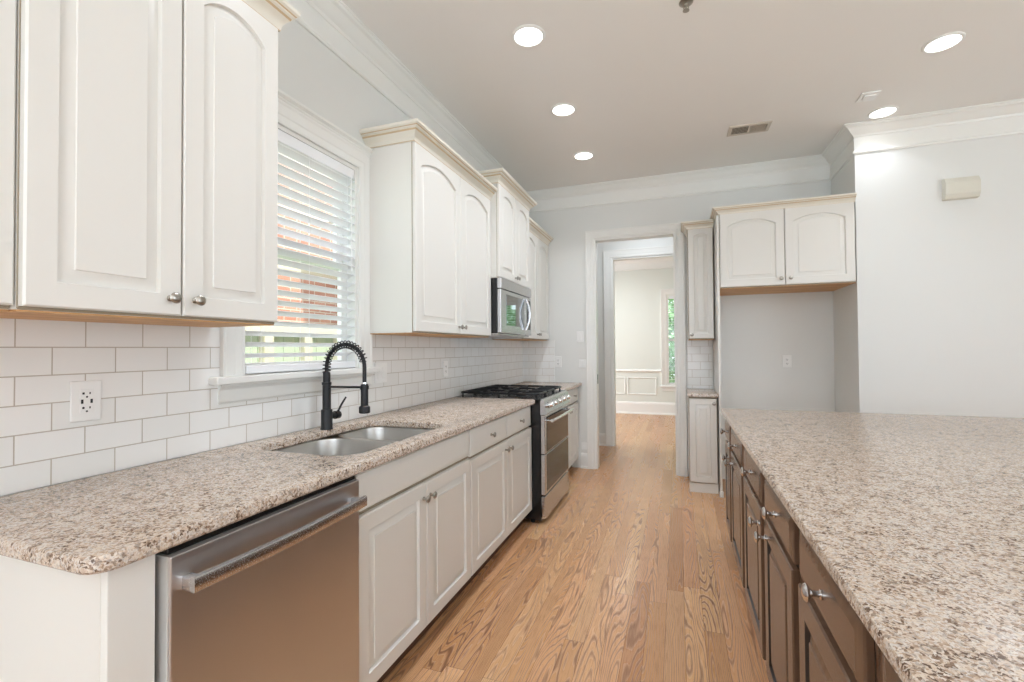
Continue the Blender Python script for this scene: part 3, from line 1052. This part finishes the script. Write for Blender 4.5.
for yy in (0.042, W - 0.036):
    box(bm, 0.6525, 0.687, yy - 0.011, yy + 0.011, 0.777, 0.807, 0.003)
obj('handle', bm, 'steel', dw, smooth=40)
obj('toe_plate', bbox(0.55, 0.56, 0.01, W - 0.01, 0.0, 0.1), 'black', dw)

# ---- range
rg = thing('gas_range', 'stainless steel gas range with black sides and cast iron grates', 'range', (0.0, 3.268, 0.0))
W = 0.778
obj('body', bbox(0.02, 0.694, 0.002, W - 0.002, 0.03, 0.905, 0.003), 'black', rg)
for xx in (0.08, 0.62):
    for yy in (0.05, W - 0.05):
        obj('foot', lathe(bmesh.new(), [(0.018, 0), (0.018, 0.031)], 12, (xx, yy, 0)), 'rubber', rg, smooth=40)
obj('cooktop', bbox(0.01, 0.70, -0.022, W + 0.004, 0.9055, 0.914, 0.003), 'black', rg)
# sloped control panel
bm = bmesh.new()
prof = [(0.695, 0.803), (0.738, 0.806), (0.742, 0.815), (0.722, 0.905), (0.712, 0.916), (0.700, 0.918), (0.695, 0.90)]
rings(bm, [[(p[0], y, p[1] - 0.006) for p in prof] for y in (0.0, W)])
cpn = obj('control_panel', bm, 'steel', rg, smooth=25)
for i in range(5):
    yy = 0.105 + (W - 0.21) * i / 4
    bm = bmesh.new()
    lathe(bm, [(0.026, 0.0), (0.026, 0.006), (0.021, 0.009), (0.0195, 0.030), (0.017, 0.034), (0.0, 0.034)], 20)
    box(bm, -0.004, 0.004, -0.018, 0.018, 0.034, 0.040, 0.001)
    bmesh.ops.rotate(bm, verts=bm.verts[:], matrix=Matrix.Rotation(math.radians(77), 3, 'Y'))
    bmesh.ops.translate(bm, verts=bm.verts[:], vec=(0.732, yy, 0.860))
    obj('knob', bm, 'chrome', cpn, smooth=35)


def oven_door(z0, z1, handle, gz0, gz1):
    bm = bmesh.new(); box(bm, 0.697, 0.727, 0.004, W - 0.004, z0, z1, 0.004)
    d = obj('oven_door', bm, 'steel', rg)
    bm = bmesh.new(); box(bm, 0.7272, 0.7285, 0.055, W - 0.022, gz0, gz1, 0.0004)
    obj('glass', bm, 'dglass', d)
    if handle:
        bm = bmesh.new()
        hp = [(0.772 + 0.006 * math.sin(PI * i / 12), 0.045 + (W - 0.09) * i / 12, handle) for i in range(13)]
        tube(bm, hp, 0.012, 14)
        for yy in (0.065, W - 0.065):
            tube(bm, [(0.727, yy, handle - 0.003), (0.770, yy, handle)], 0.009, 10)
        obj('handle', bm, 'chrome', d, smooth=45)


oven_door(0.512, 0.795, 0.752, 0.522, 0.778)
oven_door(0.215, 0.506, None, 0.235, 0.500)
bm = bmesh.new(); box(bm, 0.697, 0.725, 0.004, W - 0.004, 0.04, 0.203, 0.004)
obj('storage_drawer', bm, 'steel', rg)
# burners and grates
for (bx_, by_, r) in ((0.20, 0.15, 0.034), (0.50, 0.15, 0.042), (0.35, W / 2, 0.05), (0.20, W - 0.15, 0.034), (0.50, W - 0.15, 0.042)):
    bm = bmesh.new(); lathe(bm, [(r * 1.35, 0.9142), (r * 1.3, 0.918), (r, 0.919), (r, 0.926), (r * 0.92, 0.929), (0, 0.930)], 24, (bx_, by_, 0))
    obj('burner', bm, 'iron', rg, smooth=35)
for gi in range(3):
    y0 = 0.022 + gi * 0.2455; y1 = y0 + 0.240
    x0, x1 = 0.045, 0.672
    bm = bmesh.new(); zt = 0.944
    loop = rrect(x0, x1, y0, y1, 0.03, 5)
    tube(bm, [(p[0], p[1], zt) for p in loop] + [(loop[0][0], loop[0][1], zt)], 0.0085, 8)
    ym = (y0 + y1) / 2; xm = (x0 + x1) / 2
    tube(bm, [(x0, ym, zt), (x0 + 0.17, ym, zt + 0.002)], 0.006, 8); tube(bm, [(x1, ym, zt), (x1 - 0.17, ym, zt + 0.002)], 0.006, 8)
    tube(bm, [(xm, y0, zt), (xm, y1, zt)], 0.0075, 8)
    for xx in (x0 + 0.15, x1 - 0.15):
        tube(bm, [(xx, y0, zt), (xx, y0 + 0.075, zt + 0.002)], 0.006, 8); tube(bm, [(xx, y1, zt), (xx, y1 - 0.075, zt + 0.002)], 0.006, 8)
    for xx in (x0 + 0.012, x1 - 0.012, xm):
        for yy in (y0 + 0.012, y1 - 0.012):
            tube(bm, [(xx, yy, 0.9142), (xx, yy, zt)], 0.007, 8)
    obj('grate', bm, 'iron', rg, smooth=45)

# ================================================================== LEFT RUN, UPPER
UD = 0.293   # carcass depth
def upper(label, y0, w, z0, z1, d, doors, crown, under=True):
    return cabinet('wall_cabinet', label, (0.001, y0, 0), R90, w, z0, z1, d, doors=doors, crown=crown, under=under)


upper('white wall cabinet cut off at the left edge above the counter end', 0.213, 0.364, 1.374, 2.425, UD,
      [(0.006, 0.362, 1.382, 2.416, 0.045, 0.03, 1.425)], (2.413, '', 1, 1))
upper('large near two-door white wall cabinet left of the sink window', 0.578, 0.678, 1.374, 2.425, 0.312,
      [(0.003, 0.3385, 1.381, 2.416, 0.05, 0.306, 1.427), (0.3435, 0.674, 1.381, 2.416, 0.05, 0.376, 1.427)], (2.413, 'R', 0.8, 1))
upper('white two-door wall cabinet between sink window and microwave', 2.183, 1.09, 1.374, 2.425, UD,
      [(0.006, 0.556, 1.381, 2.416, 0.058, 0.530, 1.425), (0.561, 1.083, 1.381, 2.416, 0.058, 0.588, 1.425)], (2.413, 'L', 1, 1))
upper('white raised wall cabinet directly above the microwave', 3.274, 0.776, 1.825, 2.555, 0.358,
      [(0.006, 0.386, 1.832, 2.545, 0.05, 0.362, 1.868), (0.391, 0.770, 1.832, 2.545, 0.05, 0.415, 1.868)], (2.542, 'LR', 1, 1), under=False)
upper('white wall cabinet in the corner right of the microwave', 4.052, 0.905, 1.374, 2.425, UD,
      [(0.006, 0.462, 1.381, 2.416, 0.05, 0.436, 1.425), (0.467, 0.899, 1.381, 2.416, 0.05, 0.494, 1.425)], (2.413, '', 1, 1))

# ---- microwave
mw = thing('microwave_oven', 'stainless over-the-range microwave with curved handle above the gas range', 'microwave', (0.0, 3.278, 1.39))
W = 0.768
obj('body', bbox(0.012, 0.358, 0.002, W - 0.002, 0.012, 0.432, 0.003), 'black', mw)
obj('base_plate', bbox(0.02, 0.366, 0.0, W, 0.0, 0.0115, 0.002), 'steel', mw)
bm = bmesh.new(); box(bm, 0.359, 0.395, 0.0, W, 0.352, 0.434, 0.006)
obj('vent_panel', bm, 'steel', mw)
bm = bmesh.new(); box(bm, 0.359, 0.391, 0.0, 0.60, 0.0125, 0.348, 0.006)
d = obj('door', bm, 'steel', mw)
obj('window_glass', bbox(0.3912, 0.393, 0.115, 0.555, 0.075, 0.318, 0.0006), 'mglass', d)
bm = bmesh.new()
hp = [(0.402 + 0.034 * math.sin(PI * i / 14), 0.575, 0.055 + 0.27 * i / 14) for i in range(15)]
tube(bm, hp, 0.01, 12, flat=(0.0075, 0.012))
obj('handle', bm, 'steel', d, smooth=45)
cpn = obj('control_panel', bbox(0.359, 0.391, 0.603, W, 0.0125, 0.348, 0.006), 'steel', mw)
obj('keypad', bbox(0.3912, 0.393, 0.64, W - 0.035, 0.06, 0.32, 0.0006), 'dglass', cpn)

# ================================================================== BACK WALL: narrow cabinets, refrigerator niche
YN = YB - 0.0085
cabinet('base_cabinet', 'narrow white one-door base cabinet right of the doorway', (1.73, YB - 0.001, 0), 0, 0.236, 0.085, 0.843, 0.513,
        doors=[(0.006, 0.230, 0.092, 0.828, 0, 0.207, 0.79, 0.05)], mt='cab', toe=(0.084, -0.006, 'cab'))
tag(obj('granite_countertop', slab([(1.722, 4.415), (1.972, 4.415), (1.972, YB - 0.0085), (1.722, YB - 0.0085)], 0.844, 0.876, 0.006), 'granite', smooth=35),
    'tiny granite countertop on the narrow base cabinet right of the doorway', 'countertop')
cabinet('wall_cabinet', 'narrow tall white wall cabinet right of the doorway', (1.742, YB - 0.001, 0), 0, 0.225, 1.358, 2.40, 0.30,
        doors=[(0.006, 0.219, 1.365, 2.39, 0.018, 0.03, 1.40, 0.048)], crown=(2.388, 'L', 0.85, 0.8), under=True)
obj_p = thing('refrigerator_panel', 'tall white side panel between narrow cabinets and refrigerator niche', 'panel', (1.9745, 4.365, 0))
obj('panel_board', bbox(0, 0.018, 0.0, YB - 4.366, 0.0, 2.424, 0.001), 'cab', obj_p)
obj('shoe_molding', bbox(-0.008, 0.024, -0.014, -0.0005, 0.0, 0.05, 0.003), 'trim', obj_p)
cabinet('wall_cabinet', 'wide white two-door wall cabinet over the empty refrigerator niche', (1.994, YB - 0.001, 0), 0, 0.989, 1.79, 2.435, 0.582,
        doors=[(0.004, 0.4925, 1.797, 2.428, 0.05, 0.463, 1.848, 0.062), (0.4975, 0.984, 1.797, 2.428, 0.05, 0.531, 1.848, 0.062)],
        crown=(2.425, 'L', 0.8, 0.72), under=True)

# ================================================================== ISLAND
GZ = 0.875
IX = 1.951      # carcass face
IB = 3.45
B_ = [3.40, 3.045, 2.483, 1.93, 1.424, 0.91, 0.39, -0.13]
LBL = ['dark brown island cabinet at the far end of the island', 'second dark brown island cabinet from the far end',
       'third dark brown island cabinet from the far end', 'fourth dark brown island cabinet from the far end',
       'fifth dark brown island cabinet from the far end, cut by the frame bottom',
       'dark brown island cabinet nearest the camera, mostly below the frame', 'dark brown island cabinet beside the camera, out of frame']
for i in range(6):
    yf_, yn_ = B_[i], B_[i + 1]
    w = yf_ - yn_ - 0.001
    kx = (w - 0.075) if i % 2 == 0 else 0.075
    cabinet('island_cabinet', LBL[i], (IB, yf_, 0), -R90, w, 0.10, GZ - 0.034, IB - IX,
            doors=[(0.036, w - 0.036, 0.112, 0.672, 0, kx, 0.607, 0.062)],
            drawers=[(0.036, w - 0.036, 0.688, 0.812, w / 2)], mt='brown', gmat='browndark', toe=(0.0995, 0.022, 'brown'),
            knob_m='chrome', groove=1, kscale=1.25, bev=0.0015)
tag(obj('granite_countertop', slab([(1.911, 0.36), (3.75, 0.36), (3.75, 3.42), (1.911, 3.42)], GZ - 0.033, GZ, 0.009), 'granite', smooth=35),
    'broad speckled granite countertop covering the dark brown island', 'countertop')

# ================================================================== OUTLETS, SWITCHES, WALL BOXES
def plate(name, label, loc, rz, kind, w=0.073, h=0.117, cat='outlet'):
    """local: plate faces -y"""
    t = thing(name, label, cat, loc, rz)
    obj('cover_plate', bbox(-w / 2, w / 2, -0.006, 0, -h / 2, h / 2, 0.003), 'plate', t)
    if kind == 'duplex':
        bm = bmesh.new(); box(bm, -0.0165, 0.0165, -0.008, -0.0061, -0.034, 0.034, 0.001)
        r = obj('receptacle', bm, 'plate', t)
        bm = bmesh.new()
        for s in (-1, 1):
            box(bm, -0.008, -0.005, -0.0088, -0.0081, s * 0.019 - 0.002, s * 0.019 + 0.006); box(bm, 0.005, 0.008, -0.0088, -0.0081, s * 0.019 - 0.002, s * 0.019 + 0.005)
            lathe(bm, [(0.0026, -0.0088), (0.0026, -0.0081)], 10, (0, 0, s * 0.019 - 0.008), 'y')
        obj('slots', bm, 'slot', r)
    elif kind == 'usb':
        bm = bmesh.new(); box(bm, -0.0165, 0.0165, -0.008, -0.0061, -0.034, 0.034, 0.001)
        r = obj('receptacle', bm, 'plate', t)
        bm = bmesh.new()
        for s in (-1, 1):
            z = s * 0.021
            box(bm, -0.011, -0.006, -0.0088, -0.0081, z - 0.0015, z + 0.0045); box(bm, 0.006, 0.009, -0.0088, -0.0081, z - 0.0015, z + 0.0045)
            lathe(bm, [(0.0027, -0.0088), (0.0027, -0.0081)], 10, (0, 0, z - 0.009), 'y')
            box(bm, s * 0.0115 - 0.0028, s * 0.0115 + 0.0028, -0.0088, -0.0081, -0.007, 0.005)
        obj('slots', bm, 'slot', r)
    elif kind == 'rocker':
        bm = bmesh.new(); box(bm, -0.0165, 0.0165, -0.0085, -0.0061, -0.034, 0.034, 0.0015)
        obj('rocker', bm, 'plate', t)
    elif kind == 'double':
        for s in (-1, 1):
            bm = bmesh.new(); box(bm, s * 0.023 - 0.0165, s * 0.023 + 0.0165, -0.0085, -0.0061, -0.034, 0.034, 0.0015)
            obj('rocker', bm, 'plate', t)
    elif kind == 'keypad':
        obj('rocker', bbox(-0.02, 0.02, -0.012, -0.0061, -0.03, 0.03, 0.002), 'plate', t)
    elif kind == 'jack':
        obj('jack', bbox(-0.008, 0.008, -0.009, -0.0061, -0.008, 0.008, 0.001), 'plate', t)
    return t


XT = 0.0083
plate('wall_outlet', 'white wall outlet with USB ports on the tile left of the sink', (XT, 0.864, 1.138), R90, 'usb', 0.076, 0.118)
plate('wall_switch', 'white double rocker switch on the tile just right of the sink window', (XT, 2.30, 1.147), R90, 'double', 0.116, 0.118, 'switch')
plate('wall_outlet', 'white outlet on the tile midway between faucet and range', (XT, 3.10, 1.135), R90, 'duplex')
YP = YB - 0.0003
plate('wall_outlet', 'white outlet on the doorway wall just right of the tiled corner', (0.412, YP, 1.135), 0, 'duplex')
plate('wall_switch', 'upper white switch plate on the wall left of the doorway', (0.655, YP, 1.405), 0, 'rocker', 0.075, 0.12, 'switch')
plate('wall_switch', 'lower square white switch plate on the wall left of the doorway', (0.678, YP, 1.118), 0, 'keypad', 0.075, 0.085, 'switch')
plate('wall_jack', 'small white jack plate low on the wall left of the doorway', (0.69, YP, 0.235), 0, 'jack', 0.06, 0.075, 'wall jack')
plate('wall_outlet', 'white outlet on the back of the empty refrigerator niche', (2.607, YP, 1.145), 0, 'duplex')

ch = thing('door_chime', 'beige door chime box mounted high on the white wall at right', 'door chime', (3.635, 4.36, 2.45))
bm = bmesh.new()
prof = [(0, -0.083), (-0.040, -0.080), (-0.056, -0.047), (-0.058, 0.035), (-0.034, 0.074), (0, 0.080)]
rings(bm, [[(x, p[0], p[1]) for p in prof] for x in (-0.105, 0.098)])
obj('cover', bm, 'beige', ch)
bm = bmesh.new(); box(bm, 0.0985, 0.107, -0.02, 0, -0.045, 0.03, 0.002)
obj('mounting_base', bm, 'beige', ch)

# ================================================================== CEILING FITTINGS
cl = thing('ceiling_light', 'round recessed ceiling light nearest the camera in the row of three by the cabinets', 'ceiling light', (0.886, 2.44, H))
bm = bmesh.new(); lathe(bm, [(0.094, -0.0005), (0.094, -0.004), (0.088, -0.008), (0.079, -0.008), (0.0775, -0.003), (0.0775, -0.0005)], 40)
obj('trim_ring', bm, 'trim', cl, smooth=30)
bm = bmesh.new(); lathe(bm, [(0.0, -0.004), (0.076, -0.004), (0.076, -0.0008), (0.0, -0.0008)], 40)
obj('lens', bm, 'lens', cl)
SPOTS = [((0.886, 2.44), None, 1.0)]
for (x, y), lb in (((0.884, 3.286), 'middle round recessed ceiling light in the row of three by the cabinets'),
                   ((0.868, 4.139), 'round recessed ceiling light farthest away in the row of three by the cabinets'),
                   ((3.10, 3.316), 'round recessed ceiling light near the top right corner above the island'),
                   ((3.10, 4.150), 'round recessed ceiling light right against the crown molding above the chime wall')):
    dup(cl, (x, y, H), lb); SPOTS.append(((x, y), lb, 1.0))
PW_ = {0: 6.6, 1: 6.6, 2: 5.8, 3: 4, 4: 1.4}
for i, ((x, y), lb, s) in enumerate(SPOTS):
    o = area('downlight', (x, y, H - 0.012), (0, 0, 0), 0.14, 0.14, PW_[i], (0.91, 0.97, 1.06), 'DISK', math.radians(115))
for x, y, p in ((0.886, 1.59, 5.5), ):  # unseen downlight continuing the row, added for illumination
    area('downlight', (x, y, H - 0.012), (0, 0, 0), 0.14, 0.14, p, (0.91, 0.97, 1.06), 'DISK', math.radians(115))
area('hall_lamp', (1.3, 5.45, H - 0.02), (0, 0, 0), 0.3, 0.3, 11, (0.92, 0.98, 1.06), 'DISK')
area('dining_lamp', (0.6, 7.8, H - 0.3), (0, 0, 0), 0.5, 0.5, 26, (0.96, 0.98, 1.0), 'DISK')

vt = thing('air_vent', 'beige rectangular air vent in the ceiling above the doorway cabinets', 'air vent', (2.20, 4.09, H), math.radians(1))
bm = bmesh.new()
sweep(bm, [(-0.125, -0.062), (0.125, -0.062), (0.125, 0.062), (-0.125, 0.062)], [(0, -0.0005), (0, -0.008), (0.024, -0.006), (0.028, -0.0005)], XY(), closed=True)
obj('frame', bm, 'vent', vt)
obj('duct_opening', bbox(-0.124, 0.124, -0.061, 0.061, -0.002, -0.0005), 'ventdark', vt)
bm = bmesh.new()
for i in range(26):
    x = -0.118 + i * 0.0094
    if abs(x) < 0.008:
        continue
    s = 0.0035 if x < 0 else -0.0035
    va = [bm.verts.new((x - s, -0.060, -0.0075)), bm.verts.new((x + s, -0.060, -0.0022)), bm.verts.new((x + s, 0.060, -0.0022)), bm.verts.new((x - s, 0.060, -0.0075))]
    bm.faces.new(va)
box(bm, -0.006, 0.006, -0.061, 0.061, -0.008, -0.0022)
obj('louvers', bm, 'vent', vt)

sn = thing('ceiling_sensor', 'small square white plate on the ceiling beside the chime wall light', 'ceiling sensor', (2.912, 3.846, H))
obj('back_plate', bbox(-0.055, 0.055, -0.062, 0.062, -0.010, -0.0005, 0.003), 'plate', sn)
bm = bmesh.new(); box(bm, -0.035, 0.035, -0.045, 0.01, -0.022, -0.0105, 0.004); box(bm, -0.02, 0.02, 0.015, 0.048, -0.016, -0.0105, 0.003)
obj('cover', bm, 'plate', sn)
sp = thing('fire_sprinkler', 'small chrome fire sprinkler head on the ceiling at the top edge', 'sprinkler', (1.706, 2.475, H))
bm = bmesh.new(); lathe(bm, [(0.034, -0.0005), (0.034, -0.003), (0.02, -0.008), (0.012, -0.009)], 24)
obj('escutcheon', bm, 'nickel', sp, smooth=40)
bm = bmesh.new(); lathe(bm, [(0.009, -0.009), (0.009, -0.02), (0.004, -0.022), (0.004, -0.04), (0.016, -0.041), (0.016, -0.043), (0.0, -0.043)], 16)
for s in (-1, 1):
    tube(bm, [(s * 0.007, 0, -0.018), (s * 0.012, 0, -0.028), (s * 0.004, 0, -0.04)], 0.002, 6)
obj('deflector', bm, 'nickel', sp, smooth=40)

GROUPS = {'wall_cabinet': 'white wall cabinets', 'base_cabinet': 'white base cabinets', 'island_cabinet': 'dark brown island cabinets',
          'granite_countertop': 'granite countertops', 'wall_outlet': 'white wall outlets', 'wall_switch': 'white wall switches',
          'ceiling_light': 'recessed ceiling lights', 'tile_backsplash': 'subway tile backsplashes', 'window_blind': 'white window blinds',
          'garden_tree': 'trees outside the dining windows'}
for o in list(SC.objects):
    k = o.name.split('.')[0]
    if o.parent is None and k in GROUPS and 'label' in o:
        o['group'] = GROUPS[k]
